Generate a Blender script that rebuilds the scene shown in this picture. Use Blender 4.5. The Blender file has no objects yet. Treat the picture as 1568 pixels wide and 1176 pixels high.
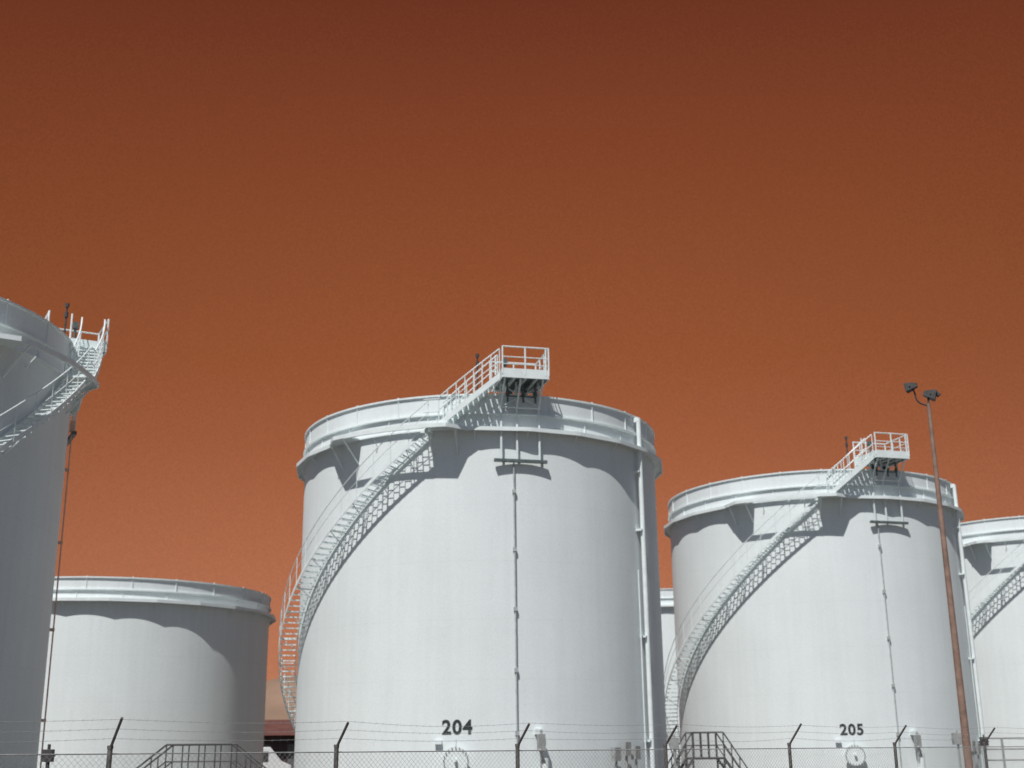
import bpy, bmesh, math, random
from mathutils import Vector, Matrix
random.seed(4)
rad = math.radians
scene = bpy.context.scene
EYE = 1.65

# ------------------------------------------------------------------ materials
def new_mat(name):
    m = bpy.data.materials.new(name); m.use_nodes = True
    nt = m.node_tree; b = nt.nodes["Principled BSDF"]
    return m, nt, b

def simple_mat(name, col, rough=0.6, metal=0.0, var=0.12, scale=6.0):
    m, nt, b = new_mat(name)
    tc = nt.nodes.new("ShaderNodeTexCoord")
    n = nt.nodes.new("ShaderNodeTexNoise"); n.inputs["Scale"].default_value = scale
    n.inputs["Detail"].default_value = 6
    nt.links.new(tc.outputs["Object"], n.inputs["Vector"])
    r = nt.nodes.new("ShaderNodeValToRGB")
    r.color_ramp.elements[0].position = 0.3; r.color_ramp.elements[1].position = 0.7
    r.color_ramp.elements[0].color = tuple(c*(1-var) for c in col)+(1,)
    r.color_ramp.elements[1].color = tuple(min(1, c*(1+var)) for c in col)+(1,)
    nt.links.new(n.outputs["Fac"], r.inputs["Fac"])
    nt.links.new(r.outputs["Color"], b.inputs["Base Color"])
    b.inputs["Roughness"].default_value = rough; b.inputs["Metallic"].default_value = metal
    return m

def tank_paint(name, col):
    m, nt, b = new_mat(name); L = nt.links.new
    tc = nt.nodes.new("ShaderNodeTexCoord")
    n1 = nt.nodes.new("ShaderNodeTexNoise"); n1.inputs["Scale"].default_value = 0.35; n1.inputs["Detail"].default_value = 8
    L(tc.outputs["Object"], n1.inputs["Vector"])
    mp = nt.nodes.new("ShaderNodeMapping"); mp.inputs["Scale"].default_value = (2.2, 2.2, 0.10)
    L(tc.outputs["Object"], mp.inputs["Vector"])
    n2 = nt.nodes.new("ShaderNodeTexNoise"); n2.inputs["Scale"].default_value = 1.4; n2.inputs["Detail"].default_value = 7
    L(mp.outputs["Vector"], n2.inputs["Vector"])
    n4 = nt.nodes.new("ShaderNodeTexNoise"); n4.inputs["Scale"].default_value = 16; n4.inputs["Detail"].default_value = 3
    L(tc.outputs["Object"], n4.inputs["Vector"])
    def mrange(src,a,b_,c,d):
        r=nt.nodes.new("ShaderNodeMapRange")
        for i,v in zip((1,2,3,4),(a,b_,c,d)): r.inputs[i].default_value=v
        L(src, r.inputs[0]); return r.outputs[0]
    def mul(a,b_):
        q=nt.nodes.new("ShaderNodeMath"); q.operation='MULTIPLY'; L(a,q.inputs[0]); L(b_,q.inputs[1]); return q.outputs[0]
    r1=mrange(n1.outputs["Fac"],.3,.7,.965,1.02)
    r2=mrange(n2.outputs["Fac"],.35,.6,.965,1.0)
    r4=mrange(n4.outputs["Fac"],.3,.7,.955,1.045)
    sx = nt.nodes.new("ShaderNodeSeparateXYZ"); L(tc.outputs["Object"], sx.inputs[0])
    md = nt.nodes.new("ShaderNodeMath"); md.operation='PINGPONG'; md.inputs[1].default_value=1.12; L(sx.outputs["Z"], md.inputs[0])
    ls = mrange(md.outputs[0],0,.03,.96,1.0)
    tot = mul(mul(mul(r1,r2),r4),ls)
    mx = nt.nodes.new("ShaderNodeVectorMath"); mx.operation='SCALE'; mx.inputs[0].default_value = col
    L(tot, mx.inputs["Scale"]); L(mx.outputs[0], b.inputs["Base Color"])
    b.inputs["Roughness"].default_value = 0.6
    b.inputs["Specular IOR Level"].default_value = 0.15
    bp = nt.nodes.new("ShaderNodeBump"); bp.inputs["Strength"].default_value = .2; bp.inputs["Distance"].default_value=.03
    n3 = nt.nodes.new("ShaderNodeTexNoise"); n3.inputs["Scale"].default_value = .9; n3.inputs["Detail"].default_value = 3
    L(tc.outputs["Object"], n3.inputs["Vector"])
    ad = nt.nodes.new("ShaderNodeMath"); ad.operation='ADD'; L(n3.outputs["Fac"], ad.inputs[0]); L(ls, ad.inputs[1])
    L(ad.outputs[0], bp.inputs["Height"]); L(bp.outputs[0], b.inputs["Normal"])
    return m

PAINT = tank_paint("white_tank_paint", (.72, .775, .785))
STEEL = simple_mat("painted_steel", (.72,.785,.79), .5, 0, .06, 3)
GRATE = simple_mat("grating", (.10,.15,.15), .7, 0, .3, 10)
TREAD = simple_mat("tread_steel", (.70,.79,.80), .6, 0, .08, 10)
DARK = simple_mat("dark_steel", (.045,.043,.045), .6, 0, .3, 8)
GEAR = simple_mat("gauge_gear_paint", (.09,.12,.12), .6, 0, .3, 8)
BLACK = simple_mat("number_black", (.025,.03,.034), .7, 0, .2, 8)
RUST = simple_mat("rusty_pole", (.25,.16,.125), .75, .1, .25, 5)
GALV = simple_mat("weathered_galvanised", (.33,.34,.34), .6, .2, .25, 9)
GREY = simple_mat("grey_pipe", (.33,.34,.34), .6, .2, .2, 5)
GPIPE = simple_mat("gauge_pipe_grey", (.42,.45,.45), .6, .1, .2, 5)
RUSTPIPE = simple_mat("reddish_pipe", (.70,.42,.32), .7, 0, .15, 5)

# ------------------------------------------------------------------ mesh tools
class MB:
    def __init__(s): s.v=[]; s.f=[]
    def add(s, vs, fs):
        o=len(s.v); s.v += [tuple(v) for v in vs]; s.f += [tuple(i+o for i in f) for f in fs]
    def tube(s, a, b, r, n=6, r2=None):
        a=Vector(a); b=Vector(b); d=b-a
        if d.length<1e-6: return
        r2 = r if r2 is None else r2
        d.normalize(); u = d.orthogonal().normalized(); w=d.cross(u)
        vs=[]
        for p,rr in ((a,r),(b,r2)):
            for i in range(n):
                t=2*math.pi*i/n; vs.append(p+(u*math.cos(t)+w*math.sin(t))*rr)
        fs=[(i,(i+1)%n,n+(i+1)%n,n+i) for i in range(n)]
        fs += [tuple(range(n-1,-1,-1)), tuple(range(n,2*n))]
        s.add(vs,fs)
    def poly(s, pts, r, n=6):
        for a,b in zip(pts[:-1],pts[1:]): s.tube(a,b,r,n)
    def obox(s, c, ex, ey, ez):
        c=Vector(c); ex=Vector(ex); ey=Vector(ey); ez=Vector(ez)
        vs=[c+ex*i+ey*j+ez*k for i in(-1,1) for j in(-1,1) for k in(-1,1)]
        s.add(vs,[(0,1,3,2),(4,6,7,5),(0,4,5,1),(2,3,7,6),(0,2,6,4),(1,5,7,3)])
    def box(s, lo, hi):
        lo=Vector(lo); hi=Vector(hi); h=(hi-lo)/2
        s.obox((lo+hi)/2,(h.x,0,0),(0,h.y,0),(0,0,h.z))
    def sweep(s, fn, psis, closed=True, caps=True):
        n=None; vs=[]
        for t in psis:
            pr=fn(t); n=len(pr)
            for (r,z) in pr: vs.append(P(r,t,z))
        fs=[]; m=len(psis)
        for k in range(m-1):
            for i in range(n if closed else n-1):
                j=(i+1)%n
                fs.append((k*n+i,k*n+j,(k+1)*n+j,(k+1)*n+i))
        if closed and caps:
            fs.append(tuple(range(n-1,-1,-1))); fs.append(tuple(range((m-1)*n,m*n)))
        s.add(vs,fs)
    def obj(s, name, mat, parent=None, smooth=False, loc=None, bevel=0):
        me=bpy.data.meshes.new(name); me.from_pydata(s.v,[],s.f)
        bm=bmesh.new(); bm.from_mesh(me)
        bmesh.ops.recalc_face_normals(bm, faces=bm.faces[:]); bm.to_mesh(me); bm.free()
        me.materials.append(mat)
        if smooth:
            for p in me.polygons: p.use_smooth=True
        ob=bpy.data.objects.new(name,me); scene.collection.objects.link(ob)
        if parent: ob.parent=parent
        if loc: ob.location=loc
        if bevel:
            md=ob.modifiers.new("bevel",'BEVEL'); md.width=bevel; md.segments=2; md.limit_method='ANGLE'
        return ob

def P(r,psi,z):
    a=rad(psi); return Vector((r*math.sin(a), -r*math.cos(a), z))
def ER(psi): a=rad(psi); return Vector((math.sin(a),-math.cos(a),0))
def ET(psi): a=rad(psi); return Vector((math.cos(a),math.sin(a),0))
def frange(a,b,step):
    n=max(1,int(round(abs(b-a)/step))); return [a+(b-a)*i/n for i in range(n+1)]
def empty(name, loc=(0,0,0), rz=0):
    e=bpy.data.objects.new(name,None); e.location=loc; e.rotation_euler=(0,0,rz); e.empty_display_size=.5
    scene.collection.objects.link(e); return e

def curved_text(txt, size, R, psi, z, parent, name):
    cu=bpy.data.curves.new("txt",'FONT'); cu.body=txt; cu.size=size; cu.align_x='CENTER'; cu.offset=.022*size/.7
    cu.space_character=1.12
    ob=bpy.data.objects.new("txt",cu); scene.collection.objects.link(ob)
    bpy.context.view_layer.update()
    dg=bpy.context.evaluated_depsgraph_get()
    me=bpy.data.meshes.new_from_object(ob.evaluated_get(dg))
    bpy.data.objects.remove(ob)
    for v in me.vertices:
        x,y=v.co.x,v.co.y
        p=P(R+.012, psi+math.degrees(x/R), z+y); v.co=p
    me.materials.clear(); me.materials.append(BLACK)
    o=bpy.data.objects.new(name,me); scene.collection.objects.link(o); o.parent=parent

# ------------------------------------------------------------------ tank
def make_tank(x, y, R=8.0, H=15.65, ZG=14.2, stair_rot=None, number=None, pipes=(11,57.5), fit_rot=0, fittings=True, side_pipe="white"):
    T=empty("storage_tank",(x,y,0))
    sb=MB()
    full=[360*i/240 for i in range(241)]
    sb.sweep(lambda t:[(R,0),(R,H)], full, closed=False)
    sb.obj("shell",PAINT,T,smooth=True)
    rb=MB()
    rb.sweep(lambda t:[(R+.002,H-.001),(R*.5,H+.45),(0.02,H+.85)], full, closed=False)
    rb.obj("cone_roof",PAINT,T,smooth=True)
    tr=MB()
    tr.sweep(lambda t:[(R-.01,H-.02),(R+.07,H-.02),(R+.07,H+.05),(R-.01,H+.05)],full,caps=False)
    zl=ZG+ (H-ZG)*.46
    tr.sweep(lambda t:[(R-.01,zl-.03),(R+.10,zl-.03),(R+.10,zl+.03),(R-.01,zl+.03)],full,caps=False)
    tr.sweep(lambda t:[(R-.01,0),(R+.12,0),(R+.12,.12),(R-.01,.12)],full,caps=False)
    for t in range(0,360,15):
        tr.obox(P(R+.01,t+4,(zl+ZG)/2+.02),ER(t+4)*.03,ET(t+4)*.015,(0,0,(zl-ZG)/2-.03))
        tr.obox(P(R+.01,t+7,(zl+H)/2),ER(t+7)*.03,ET(t+7)*.015,(0,0,(H-zl)/2-.03))
        tr.obox(P(R+.02,t+7,H+.06),ER(t+7)*.03,ET(t+7)*.03,(0,0,.03))
    GO=.42
    def Ro(t):
        d=((t%15)-7.5); return (R+GO)*math.cos(rad(7.5))/math.cos(rad(d))
    def gird(t, ro=None):
        o=Ro(t) if ro is None else ro
        return [(R-.02,ZG+.06),(o,ZG+.06),(o,ZG-.10),(o-.05,ZG-.10),(o-.05,ZG),(R-.02,ZG)]
    if stair_rot is None:
        tr.sweep(gird, frange(0,360,1.25), caps=False)
    else:
        s=stair_rot; W=R+1.08
        tr.sweep(gird, frange(-2+s,-47+360+s,1.25))
        def wa(t):
            u=min(1,max(0,(t-(-47+s))/7)); return gird(t, Ro(-47+s)*(1-u)+W*u)
        tr.sweep(wa, frange(-47+s,-36+s,1))
        def wb(t):
            u=min(1,max(0,((-2+s)-t)/5)); return gird(t, Ro(-2+s)*(1-u)+W*u)
        tr.sweep(wb, frange(-13+s,-2+s,1))
        mid=frange(-36+s,-13+s,1)
        tr.sweep(lambda t:[(R-.02,ZG),(R+.14,ZG),(R+.14,ZG+.055),(R-.02,ZG+.055)], mid)
        tr.sweep(lambda t:[(W-.08,ZG-.12),(W,ZG-.12),(W,ZG+.055),(W-.08,ZG+.055)], mid)
        for t in (-44,-37,-12,-5):
            o = W-.1 if t in(-37,-12) else R+.7
            tr.tube(P(o,t+s,ZG-.08),P(R,t+s,ZG-1.0),.04)
    for t in range(0,360,15):
        tr.tube(P(R+.34,t+.01,ZG-.05),P(R,t+.01,ZG-.4),.022,4)
    tr.obj("wind_girder",STEEL,T)

    if stair_rot is not None:
        s=stair_rot
        S=MB(); G=MB(); Rl=MB()
        slope=.120; zt=ZG; pt=-12+s; ri=R+.12; ro=R+.80
        nst=68; rise=zt/ (nst+1); dp=rise/slope
        for i in range(1,nst+1):
            t=pt-dp*i; z=zt-rise*i
            a0_,a1_=t-.05,t+dp+.02
            G.sweep(lambda a:[(ri,z-.05),(ro,z-.05),(ro,z),(ri,z)],[a1_-.16,a1_])
            G.sweep(lambda a:[(ri,z-.03),(ro,z-.03),(ro,z),(ri,z)],[a0_,a0_+.08])
            for k in range(4):
                rr=ri+.05+(ro-ri-.1)*k/3
                G.sweep(lambda a:[(rr-.011,z-.02),(rr+.011,z-.02),(rr+.011,z-.004),(rr-.011,z-.004)],[a0_+.06,a1_-.1])
        sp=frange(pt-dp*(nst+1),pt,1.5)
        zf=lambda t: zt-(pt-t)*slope
        for rr in (ri-.012,ro+.012):
            S.sweep(lambda t:[(rr-.012,zf(t)-.17),(rr+.012,zf(t)-.17),(rr+.012,zf(t)+.01),(rr-.012,zf(t)+.01)],sp)
        for h,rr_ in ((1.05,.020),(.55,.012)):
            pts=[P(ro+.02,t,zf(t)+h) for t in sp]
            Rl.poly(pts,rr_,6)
        t=pt
        while t>sp[0]:
            Rl.tube(P(ro+.02,t,zf(t)-.1),P(ro+.02,t,zf(t)+1.05),.015,5); t-=dp*3
        t=pt-6
        while t>sp[0]+4:
            S.tube(P(ro,t,zf(t)-.15),P(R,t,zf(t)-.15),.022,4)
            S.tube(P(ro,t,zf(t)-.15),P(R,t,zf(t)-.75),.022,4); t-=8
        zp=16.25; a0=-9+s; a1=6.6+s; n2=11
        zu=lambda t: ZG+.08+(t-a0)/(a1-a0)*(zp-ZG-.08)
        ro2=R+.9
        for i in range(n2):
            t=a0+(a1-a0)*(i+.5)/n2; z=zu(t)
            G.sweep(lambda a:[(ri,z-.04),(ro2,z-.04),(ro2,z),(ri,z)],[t-.66,t+.68])
        up=frange(a0,a1,1)
        for rr in (ri-.01,ro2+.01):
            S.sweep(lambda t:[(rr-.015,zu(t)-.2),(rr+.015,zu(t)-.2),(rr+.015,zu(t)+.08),(rr-.015,zu(t)+.08)],up)
            for h,q in ((1.08,.028),(.56,.02)):
                Rl.poly([P(rr,t,zu(t)+h) for t in up],q,6)
            for t in frange(a0,a1,2.2):
                Rl.tube(P(rr,t,zu(t)),P(rr,t,zu(t)+1.08),.022,5)
        for h in (.55,1.08):
            Rl.poly([P(ro+.14,t,ZG+h) for t in frange(-13+s,-9+s,1)],.022)
        # platform
        pc=13.3+s; er=ER(pc); et=ET(pc); c0=P(R,pc,0)
        def Q(rr,tt,z): return c0+er*rr+et*tt+Vector((0,0,z))
        w=.95; r0=-1.1; r1=1.0
        D=MB(); D.obox(Q((r0+r1)/2,0,zp-.02),er*(r1-r0)/2*.98,et*w*.98,(0,0,.03)); D.obj("platform_grating",GRATE,T)
        for (ra,ta,rb_,tb) in ((r1,-w,r1,w),(r0,-w,r0,w),(r0,w,r1,w),(r0,-w,r1,-w)):
            S.obox((Q(ra,ta,zp+.05)+Q(rb_,tb,zp+.05))/2,(Q(rb_,tb,0)-Q(ra,ta,0))/2,
                   (Q(rb_,tb,0)-Q(ra,ta,0)).normalized().cross(Vector((0,0,1)))*.02,(0,0,.19))
        for tt in (-.45,0,.45): S.obox(Q((r0+r1)/2,tt,zp-.12),er*(r1-r0)/2,et*.03,(0,0,.06))
        for h,q in ((1.15,.032),(.72,.024),(.42,.018)):
            Rl.poly([Q(r1,-w,zp+h),Q(r1,w,zp+h),Q(r0,w,zp+h),Q(r0,-w,zp+h)],q)
        for (rr,tt) in [(r1,-w),(r1,-.02),(r1,w-.12),(r1,w),(.3,w),(-.4,w),(r0,w),(r0,0),(r0,-w),(-.3,-w)]:
            Rl.tube(Q(rr,tt,zp),Q(rr,tt,zp+1.17),.034)
        for tt in (-.85,-.2,.72):
            S.obox(Q(.16,tt,(zp+12.95)/2),er*.03,et*.035,(0,0,(zp-12.95)/2))
            S.tube(Q(.2,tt,ZG+.9),Q(r1-.05,tt,zp-.15),.04)
        for tt in (-.85,.78):
            S.tube(Q(-.9,tt,H+.1),Q(-.9,tt,zp),.04)
        S.tube(Q(.22,-.85,ZG+.9),Q(.22,.78,zp-.2),.028); S.tube(Q(.22,.78,ZG+.9),Q(.22,-.85,zp-.2),.028)
        S.tube(Q(.22,-.85,ZG+.9),Q(.22,.78,ZG+.9),.03)
        S.obj("stair_frame",STEEL,T); G.obj("stair_treads",TREAD,T); Rl.obj("handrails",STEEL,T)
        C=MB(); C.obox(Q(.14,-.05,12.92),er*.07,et*1.08,(0,0,.06)); C.obj("support_channel",GEAR,T)
        B=MB()
        B.tube(Q(-.5,-.35,H+.1),Q(-.5,-.35,zp-.2),.13,10); B.tube(Q(-.4,.3,H+.1),Q(-.4,.3,zp-.25),.1,10)
        for tt in (-.6,.05,.55):
            B.tube(Q(.3,tt,H-.35),Q(.3,tt,zp-.1),.04,8); B.tube(Q(.3,tt,H-.1),Q(.3,tt,H+.1),.08,8)
        B.tube(Q(.28,-.6,H-.1),Q(.28,.55,H-.1),.03,6)
        B.tube(Q(-.1,-.6,zp+.02),Q(-.1,-.6,zp+.75),.05,8); B.obox(Q(-.1,-.6,zp+.85),er*.09,et*.09,(0,0,.12))
        B.obj("gauge_gear",GEAR,T)
        B=MB()
        B.tube(Q(-.6,-1.65,H),Q(-.6,-1.65,zp+1.15),.035,8); B.tube(Q(-.6,-1.65,zp+.75),Q(-.6,-1.65,zp+.95),.07,8)
        B.tube(Q(-.6,-1.65,zp+1.15),Q(-.6,-1.65,zp+1.28),.08,8)
        B.obj("vent_mast",DARK,T)
    if pipes:
        Pm=MB()
        t=pipes[0]; Pm.tube(P(R+.09,t,0.3),P(R+.09,t,12.85),.032,8)
        for z in frange(2.5,11.7,2.3):
            Pm.obox(P(R+.07,t,z),ER(t)*.07,ET(t)*.06,(0,0,.08))
        Pm.obj("gauge_pipe",GPIPE,T)
        Pr=MB(); t=pipes[1]
        if side_pipe=="white":
            Pr.tube(P(R+.22,t,.3),P(R+.22,t,H-.1),.10,12); Pr.tube(P(R+.16,t-3,.3),P(R+.16,t-3,9),.03,8)
            Pr.obox(P(R+.12,t,H-.15),ER(t)*.14,ET(t)*.1,(0,0,.1))
            for z in (2.2,6.3,10.7,13.2):
                Pr.obox(P(R+.12,t,z),ER(t)*.14,ET(t)*.22,(0,0,.04))
            Pr.obj("foam_riser_pipe",STEEL,T)
        else:
            Pr.tube(P(R+.12,t,.3),P(R+.12,t,13.2),.028,8)
            for z in (3,6,9,11.6):
                Pr.obox(P(R+.08,t,z),ER(t)*.08,ET(t)*.05,(0,0,.05))
            Pr.obox(P(R+.12,t,13.2),ER(t)*.08,ET(t)*.08,(0,0,.2))
            Pr.obj("conduit",RUSTPIPE,T)
    if fittings:
        F=MB(); t=-5+fit_rot
        F.tube(P(R-.05,t,1.55),P(R+.3,t,1.55),.40,24); F.tube(P(R+.3,t,1.55),P(R+.36,t,1.55),.5,24)
        F.tube(P(R+.5,t,1.55),P(R+.36,t,1.55),.06,8)
        F.tube(P(R+.35,t,2.05),P(R+.35,t,2.3),.03,6)
        F.obox(P(R+.08,t-5,2.2),ER(t-5)*.06,ET(t-5)*.14,(0,0,.07))
        F.obox(P(R+.08,t+22,2.55),ER(t+22)*.1,ET(t+22)*.15,(0,0,.1))
        F.tube(P(R+.3,18+fit_rot,0),P(R+.3,18+fit_rot,1.6),.16,12)
        F.obj("manway_fittings",STEEL,T)
        V=MB(); t=17+fit_rot
        V.obox(P(R+.35,t,2.15),ER(t)*.12,ET(t)*.13,(0,0,.3)); V.tube(P(R+.35,t,1.2),P(R+.35,t,2.6),.05)
        V.tube(P(R+.3,t+2,1.1),P(R+.6,t-1,1.9),.05)
        n=20
        for i in range(n):
            f=lambda r_,i=i:P(R+r_,-5+fit_rot,1.55)+ET(-5+fit_rot)*.45*math.cos(2*math.pi*i/n)+Vector((0,0,.45*math.sin(2*math.pi*i/n)))
            V.tube(f(.37),f(.42),.025,6)
        for tt,z in ((44,1.9),(48,1.75),(40,1.7)):
            V.obox(P(R+.3,tt,z),ER(tt)*.12,ET(tt)*.16,(0,0,.25)); V.tube(P(R+.3,tt,0),P(R+.3,tt,z),.05)
        V.obj("valves",GREY,T)
    if number:
        curved_text(number,.71,R,-5+(fit_rot),2.50,T,"tank_number")
    return T

def polar(az, D): return D*math.sin(rad(az)), D*math.cos(rad(az))
x,y=polar(-1.54,56.2); make_tank(x,y,stair_rot=0,number="204")
x,y=polar(13.53,72.9); make_tank(x,y,stair_rot=2.5,number="205")
x,y=polar(22.4,91.2); make_tank(x,y,stair_rot=0,number="206")
x,y=polar(-30.2,46.4); make_tank(x,y,stair_rot=105,number=None,pipes=(20,112),fittings=False,side_pipe="rust")
x,y=polar(-17.6,74.6); make_tank(x,y,R=8.5,H=10.55,ZG=9.45,pipes=None,fittings=False)
x,y=polar(6.9,119); make_tank(x,y,pipes=None,fittings=False)

# ------------------------------------------------------------------ ground
m,nt,b=new_mat("gravel_ground"); L=nt.links.new
tc=nt.nodes.new("ShaderNodeTexCoord")
n=nt.nodes.new("ShaderNodeTexNoise"); n.inputs["Scale"].default_value=.15; n.inputs["Detail"].default_value=12
L(tc.outputs["Object"],n.inputs["Vector"])
r=nt.nodes.new("ShaderNodeValToRGB"); r.color_ramp.elements[0].position=.3; r.color_ramp.elements[1].position=.7
r.color_ramp.elements[0].color=(.075,.066,.056,1); r.color_ramp.elements[1].color=(.14,.125,.11,1)
L(n.outputs["Fac"],r.inputs["Fac"]); L(r.outputs["Color"],b.inputs["Base Color"]); b.inputs["Roughness"].default_value=.95
n2=nt.nodes.new("ShaderNodeTexNoise"); n2.inputs["Scale"].default_value=25; n2.inputs["Detail"].default_value=5
L(tc.outputs["Object"],n2.inputs["Vector"])
bp=nt.nodes.new("ShaderNodeBump"); bp.inputs["Distance"].default_value=.03; L(n2.outputs["Fac"],bp.inputs["Height"]); L(bp.outputs[0],b.inputs["Normal"])
g=MB(); g.sweep(lambda t:[(0.01,0),(60,0),(400,0),(4000,0)],[6*i for i in range(61)],closed=False)
g.obj("ground",m)

# ------------------------------------------------------------------ distant hills
from mathutils import noise
HM=simple_mat("dry_hillside",(.20,.13,.09),.95,0,.25,.02)
h=MB(); nx,ny=140,10; vs=[];fs=[]
for j in range(ny+1):
    for i in range(nx+1):
        X=-900+1800*i/nx; Y=650+350*j/ny
        prof=math.sin(math.pi*min(1,j/ny*1.0))
        base=38+16*noise.noise(Vector((X*.004,0,2.3)))+10*noise.noise(Vector((X*.011,Y*.01,5)))+3*noise.noise(Vector((X*.05,Y*.05,1)))
        vs.append((X,Y,-.5+max(0,base+4)*prof)); 
for j in range(ny):
    for i in range(nx):
        a=j*(nx+1)+i; fs.append((a,a+1,a+nx+2,a+nx+1))
h.add(vs,fs); h.obj("hills",HM,smooth=True)

# ------------------------------------------------------------------ chain-link fence with barbed wire
FE=empty("chain_link_fence")
bF=15.8
def fp(n): return Vector((bF*(-.315+.158*n), bF*(1+.1256*n), 0))
dF=(fp(1)-fp(0)).normalized(); oF=Vector((dF.y,-dF.x,0))
FHt=1.80
fb=MB(); wires=MB(); n0,n1=-3,9
for n in range(n0,n1+1):
    p=fp(n); z=Vector((0,0,1)); lean=dF*random.uniform(-.02,.02)
    fb.tube(p,p+lean+z*FHt,.032,10); fb.tube(p+lean+z*FHt,p+lean+z*(FHt+.04),.038,10)
    jx=random.uniform(-.03,.03)
    fb.tube(p+lean+z*FHt,p+lean+z*(FHt+.34+jx)+oF*(.30+jx*.5),.019,6)
for k in (.35,.68,1.0):
    off=Vector((0,0,FHt+.34*k))+oF*.30*k
    for n in range(n0,n1):
        a=fp(n)+off; c=fp(n+1)+off; N=14; sag=random.uniform(.02,.06)
        pts=[a.lerp(c,i/N)+Vector((0,0,-sag*math.sin(math.pi*i/N))) for i in range(N+1)]
        wires.poly(pts,.0026,4)
        for i in range(1,N*2):
            q=a.lerp(c,i/(N*2))+Vector((0,0,-sag*math.sin(math.pi*i/(N*2))))
            wires.tube(q-Vector((0,0,.016))-dF*.01,q+Vector((0,0,.016))+dF*.01,.0016,3)
wires.poly([fp(n0)+Vector((0,0,FHt-.06)),fp(n1)+Vector((0,0,FHt-.06))],.008,8)
A=fp(n0); LN=(fp(n1)-A).length; hgt=FHt-.08; zb=.05
step=.075; cnt=int((LN+hgt)/step)
for i in range(cnt):
    s0=i*step
    for sg in (1,-1):
        if sg==1: sa,za,sc,zc=s0-hgt,zb,s0,hgt+.03
        else: sa,za,sc,zc=s0,zb,s0-hgt,hgt+.03
        lo,hi=0.0,1.0; ok=True
        for lim,sgn in((0,1),(LN,-1)):
            fa=(sa-lim)*sgn; fc=(sc-lim)*sgn
            if fa<0 and fc<0: ok=False; break
            if fa<0: lo=max(lo,fa/(fa-fc))
            if fc<0: hi=min(hi,fa/(fa-fc))
        if not ok or lo>=hi: continue
        q0=A+dF*(sa+(sc-sa)*lo)+Vector((0,0,za+(zc-za)*lo))+oF*(.022+.003*sg)
        q1=A+dF*(sa+(sc-sa)*hi)+Vector((0,0,za+(zc-za)*hi))+oF*(.022+.003*sg)
        wires.tube(q0,q1,.0018,3)
fb.obj("posts",simple_mat("fence_post",(.13,.12,.115),.6,.2,.3,12),FE); wires.obj("wire_mesh",GALV,FE)

# ------------------------------------------------------------------ floodlight pole
LP=empty("floodlight_pole",(11.85,34.1,0))
lp=MB(); HT=11.15
for k in range(8):
    za=HT*k/8; zb_=HT*(k+1)/8
    lp.tube((0,0,za),(0,0,zb_),.115-.06*k/8,14,.115-.06*(k+1)/8)
lp.box((-.22,-.22,0),(.22,.22,.04))
lp.obj("pole",RUST,LP)
la=MB()
pts=[]
for i in range(13):
    a=math.pi*i/12
    pts.append(Vector((-.17+.17*math.cos(a),0,HT-.02-.05*math.sin(a)+ .22*(i/12)**2)))
pts+= [Vector((-.36,0,HT+.34)),Vector((-.42,-.02,HT+.46))]
la.poly(pts,.024,8)
la.tube((0,0,HT-.02),(.02,0,HT+.2),.03,8)
def flood(c,d,up,wd,dp_,ht):
    c=Vector(c); d=Vector(d).normalized(); up=Vector(up); u=(up-d*up.dot(d)).normalized(); s_=d.cross(u)
    vs=[]
    for f,k in((-dp_,.45),(0,.85),(dp_*.6,1.0),(dp_*.75,1.0)):
        for a,b_ in((-1,-1),(1,-1),(1,1),(-1,1)): vs.append(c+d*f+s_*a*wd*k+u*b_*ht*k)
    fs=[(0,3,2,1),(12,13,14,15)]
    for k in range(3):
        for i in range(4): j=(i+1)%4; fs.append((k*4+i,k*4+j,k*4+4+j,k*4+4+i))
    la.add(vs,fs)
    la.tube(c-s_*wd*1.05,c+s_*wd*1.05,.02,6)
flood((.09,0,HT+.26),(.85,-.3,-.25),(0,0,1),.15,.20,.14)
flood((-.46,0,HT+.50),(-.75,.4,-.15),(0,0,1),.14,.19,.12)
la.tube((.2,-.06,HT+.33),(.3,-.1,HT+.2),.07,8)
la.obj("floodlights",DARK,LP)

# ------------------------------------------------------------------ crossover stairs
CP=simple_mat("crossover_paint",(.07,.07,.072),.6,.1,.2,8)
def crossover(x,y,wt,run,hd,rot,dep=.8):
    E=empty("crossover_stairs",(x,y,0),rad(rot))
    c=MB(); rl=1.05
    for sy in (-dep/2,dep/2):
        a=Vector((-wt/2-run,sy,0)); b_=Vector((-wt/2,sy,hd)); d=Vector((wt/2,sy,hd)); e=Vector((wt/2+run,sy,0))
        for h_,q in((0,.05),(rl*.5,.022),(rl,.03)):
            o=Vector((0,0,h_)); c.poly([a+o,b_+o,d+o,e+o],q)
        for k in range(3):
            p=a.lerp(b_,k/3); c.tube(p,p+Vector((0,0,rl)),.025)
            p=d.lerp(e,(k+1)/3); c.tube(p,p+Vector((0,0,rl)),.025)
        for k in range(5):
            p=b_.lerp(d,k/4); c.tube(p,p+Vector((0,0,rl)),.025)
        for p in (b_,d): c.tube(Vector((p.x,sy,0)),p,.04)
    c.box((-wt/2,-dep/2,hd-.04),(wt/2,dep/2,hd))
    ns=max(3,int(hd/.2))
    for k in range(1,ns):
        for sg in(-1,1):
            X=sg*(wt/2+run*(1-k/ns)); z=hd*k/ns
            c.box((X-.13,-dep/2,z-.03),(X+.13,dep/2,z))
    c.obj("frame",CP,E)
crossover(-10.2,42,2.1,1.4,1.1,0)
crossover(8.0,55,1.35,1.0,1.5,8,1.0)

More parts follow.
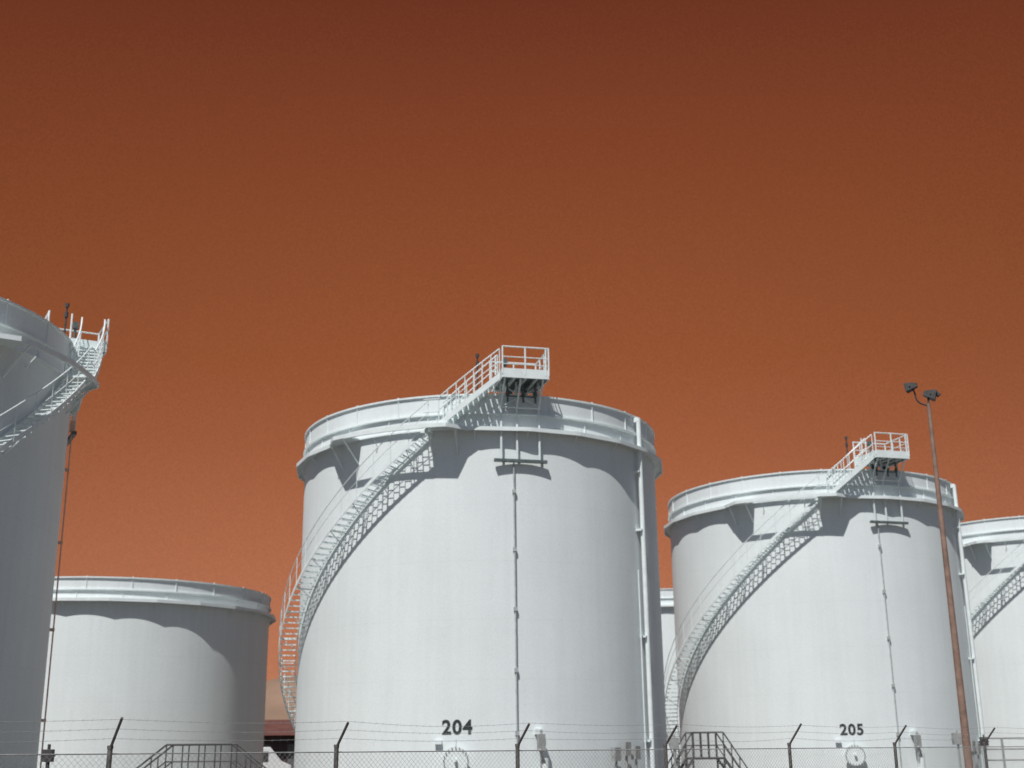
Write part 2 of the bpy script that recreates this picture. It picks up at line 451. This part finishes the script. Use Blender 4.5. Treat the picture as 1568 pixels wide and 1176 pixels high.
def plant_box(name,x,y,h,w,mat):
    E=empty(name,(x,y,0)); c=MB()
    c.tube((0,0,0),(0,0,h-w),.05,8); c.box((-w/2,-w/3,h-w*1.2),(w/2,w/3,h)); c.tube((-w*.7,0,h-w*.6),(w*.7,0,h-w*.6),.03)
    c.tube((0,0,h),(0,0,h+.12),.04,8)
    c.obj("cabinet",mat,E,bevel=.01)
plant_box("electrical_box",-11.2,31,1.95,.24,DARK)
plant_box("electrical_box",6.1,50,2.3,.35,GREY)
plant_box("electrical_box",20.8,61,2.5,.45,GREY)
plant_box("electrical_box",22.4,62,2.3,.34,DARK)
PR=empty("pipe_rack",(27,68,0)); c=MB()
for k in range(6): c.tube((k*1.5-3,0,0),(k*1.5-3,0,2.3),.06)
for z in(1.2,1.75,2.3): c.tube((-3,0,z),(4.5,0,z),.045)
c.obj("rails",GREY,PR)

# ------------------------------------------------------------------ warehouse + van in the gap
WH=empty("warehouse",(-24,120,0)); c=MB()
c.box((-9,0,0),(9,12,3.9)); c.obj("walls",simple_mat("warehouse_wall",(.05,.03,.028),.8,0,.3,2),WH)
c=MB(); c.add([(-9.6,-1.2,3.8),(9.6,-1.2,3.8),(9.6,6,5.4),(-9.6,6,5.4),(9.6,13,3.8),(-9.6,13,3.8)],[(0,1,2,3),(3,2,4,5),(0,3,5),(1,4,2)])
c.obj("roof",simple_mat("rusty_roof",(.10,.035,.028),.8,0,.25,1),WH)
c=MB()
for k in range(5): c.box((-8+k*3.6,-.04,.2),(-6+k*3.6,-.005,3.0))
c.obj("doors",simple_mat("roller_door",(.10,.10,.10),.6,0,.2,3),WH)
VN=empty("white_van",(-18.6,92,0),rad(10)); c=MB()
prof=[(-2.6,.45),(-2.6,2.35),(-2.45,2.5),(1.1,2.5),(1.9,1.55),(2.6,1.25),(2.65,.45)]
vs=[(px,-.95,pz) for px,pz in prof]+[(px,.95,pz) for px,pz in prof]; k=len(prof)
c.add(vs,[tuple(range(k)),tuple(range(2*k-1,k-1,-1))]+[(i,(i+1)%k,k+(i+1)%k,k+i) for i in range(k)])
c.obj("body",simple_mat("van_white",(.7,.72,.73),.35,0,.05,2),VN,bevel=.05)
c=MB(); c.box((-.1,-.96,1.5),(1.0,-.955,2.2)); c.box((-1.9,-.96,1.6),(-.5,-.955,2.2))
for wx in(-1.7,1.7):
    for wy in(-.98,.78): c.tube((wx,wy,.36),(wx,wy+.2,.36),.36,18)
c.obj("windows_and_wheels",DARK,VN)

# ------------------------------------------------------------------ world: orange sky ahead, unseen blue half added behind to cool the shade
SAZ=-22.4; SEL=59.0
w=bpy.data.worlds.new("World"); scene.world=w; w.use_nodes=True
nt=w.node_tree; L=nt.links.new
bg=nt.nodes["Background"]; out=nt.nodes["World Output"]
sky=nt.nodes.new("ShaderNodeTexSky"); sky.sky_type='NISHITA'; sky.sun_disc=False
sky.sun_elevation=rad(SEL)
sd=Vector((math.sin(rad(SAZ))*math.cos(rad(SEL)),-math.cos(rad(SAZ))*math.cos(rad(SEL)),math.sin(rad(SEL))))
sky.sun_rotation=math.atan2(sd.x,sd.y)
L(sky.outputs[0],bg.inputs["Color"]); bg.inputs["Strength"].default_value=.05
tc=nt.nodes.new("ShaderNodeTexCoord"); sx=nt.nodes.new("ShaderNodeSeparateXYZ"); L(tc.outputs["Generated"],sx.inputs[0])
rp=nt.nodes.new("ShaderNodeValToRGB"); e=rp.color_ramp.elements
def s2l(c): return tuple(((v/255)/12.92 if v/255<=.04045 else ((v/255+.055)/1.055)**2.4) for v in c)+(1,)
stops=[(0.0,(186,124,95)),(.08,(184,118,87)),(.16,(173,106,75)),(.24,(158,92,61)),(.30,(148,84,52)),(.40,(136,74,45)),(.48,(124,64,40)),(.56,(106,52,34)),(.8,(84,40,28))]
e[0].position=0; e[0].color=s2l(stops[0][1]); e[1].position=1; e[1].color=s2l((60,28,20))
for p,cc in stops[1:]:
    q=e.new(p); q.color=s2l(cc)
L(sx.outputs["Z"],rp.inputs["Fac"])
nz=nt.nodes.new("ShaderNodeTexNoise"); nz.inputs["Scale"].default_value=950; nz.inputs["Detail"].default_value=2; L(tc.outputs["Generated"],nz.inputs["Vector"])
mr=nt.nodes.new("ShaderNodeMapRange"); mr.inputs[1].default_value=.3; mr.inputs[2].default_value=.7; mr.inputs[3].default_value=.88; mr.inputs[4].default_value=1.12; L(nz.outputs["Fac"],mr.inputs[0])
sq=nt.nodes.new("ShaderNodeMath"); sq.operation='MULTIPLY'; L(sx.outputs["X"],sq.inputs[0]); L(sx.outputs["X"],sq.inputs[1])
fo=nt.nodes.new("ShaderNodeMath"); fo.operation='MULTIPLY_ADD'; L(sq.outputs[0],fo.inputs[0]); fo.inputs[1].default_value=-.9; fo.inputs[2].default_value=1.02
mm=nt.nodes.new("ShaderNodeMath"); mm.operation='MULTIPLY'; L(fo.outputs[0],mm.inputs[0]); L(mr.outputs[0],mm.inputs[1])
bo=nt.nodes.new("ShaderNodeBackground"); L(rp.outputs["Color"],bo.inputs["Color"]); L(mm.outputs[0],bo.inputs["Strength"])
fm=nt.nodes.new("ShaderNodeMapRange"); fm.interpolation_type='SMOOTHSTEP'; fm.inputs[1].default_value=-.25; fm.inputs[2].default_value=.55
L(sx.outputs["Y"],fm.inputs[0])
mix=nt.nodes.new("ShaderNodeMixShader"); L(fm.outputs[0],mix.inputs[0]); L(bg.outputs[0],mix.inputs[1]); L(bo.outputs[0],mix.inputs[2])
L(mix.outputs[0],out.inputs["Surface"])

sl=bpy.data.lights.new("sun",'SUN'); sl.energy=4.8; sl.angle=rad(.53); sl.color=(1,.97,.93)
so=bpy.data.objects.new("sun",sl); scene.collection.objects.link(so)
so.rotation_euler=(-sd).to_track_quat('-Z','Y').to_euler(); so.location=(0,0,60)

# ------------------------------------------------------------------ camera
cam=bpy.data.cameras.new("camera"); co=bpy.data.objects.new("camera",cam); scene.collection.objects.link(co)
cam.sensor_width=36; cam.lens=1903/1568*36; cam.clip_end=9000; cam.clip_start=.1
cam.dof.use_dof=True; cam.dof.focus_distance=18; cam.dof.aperture_fstop=1.4
M=Matrix.Rotation(rad(90+16.7),4,'X') @ Matrix.Rotation(-.012,4,'Z')
co.matrix_world=Matrix.Translation((0,0,EYE)) @ M
scene.camera=co
scene.view_settings.view_transform='Standard'; scene.view_settings.look='None'; scene.view_settings.exposure=0
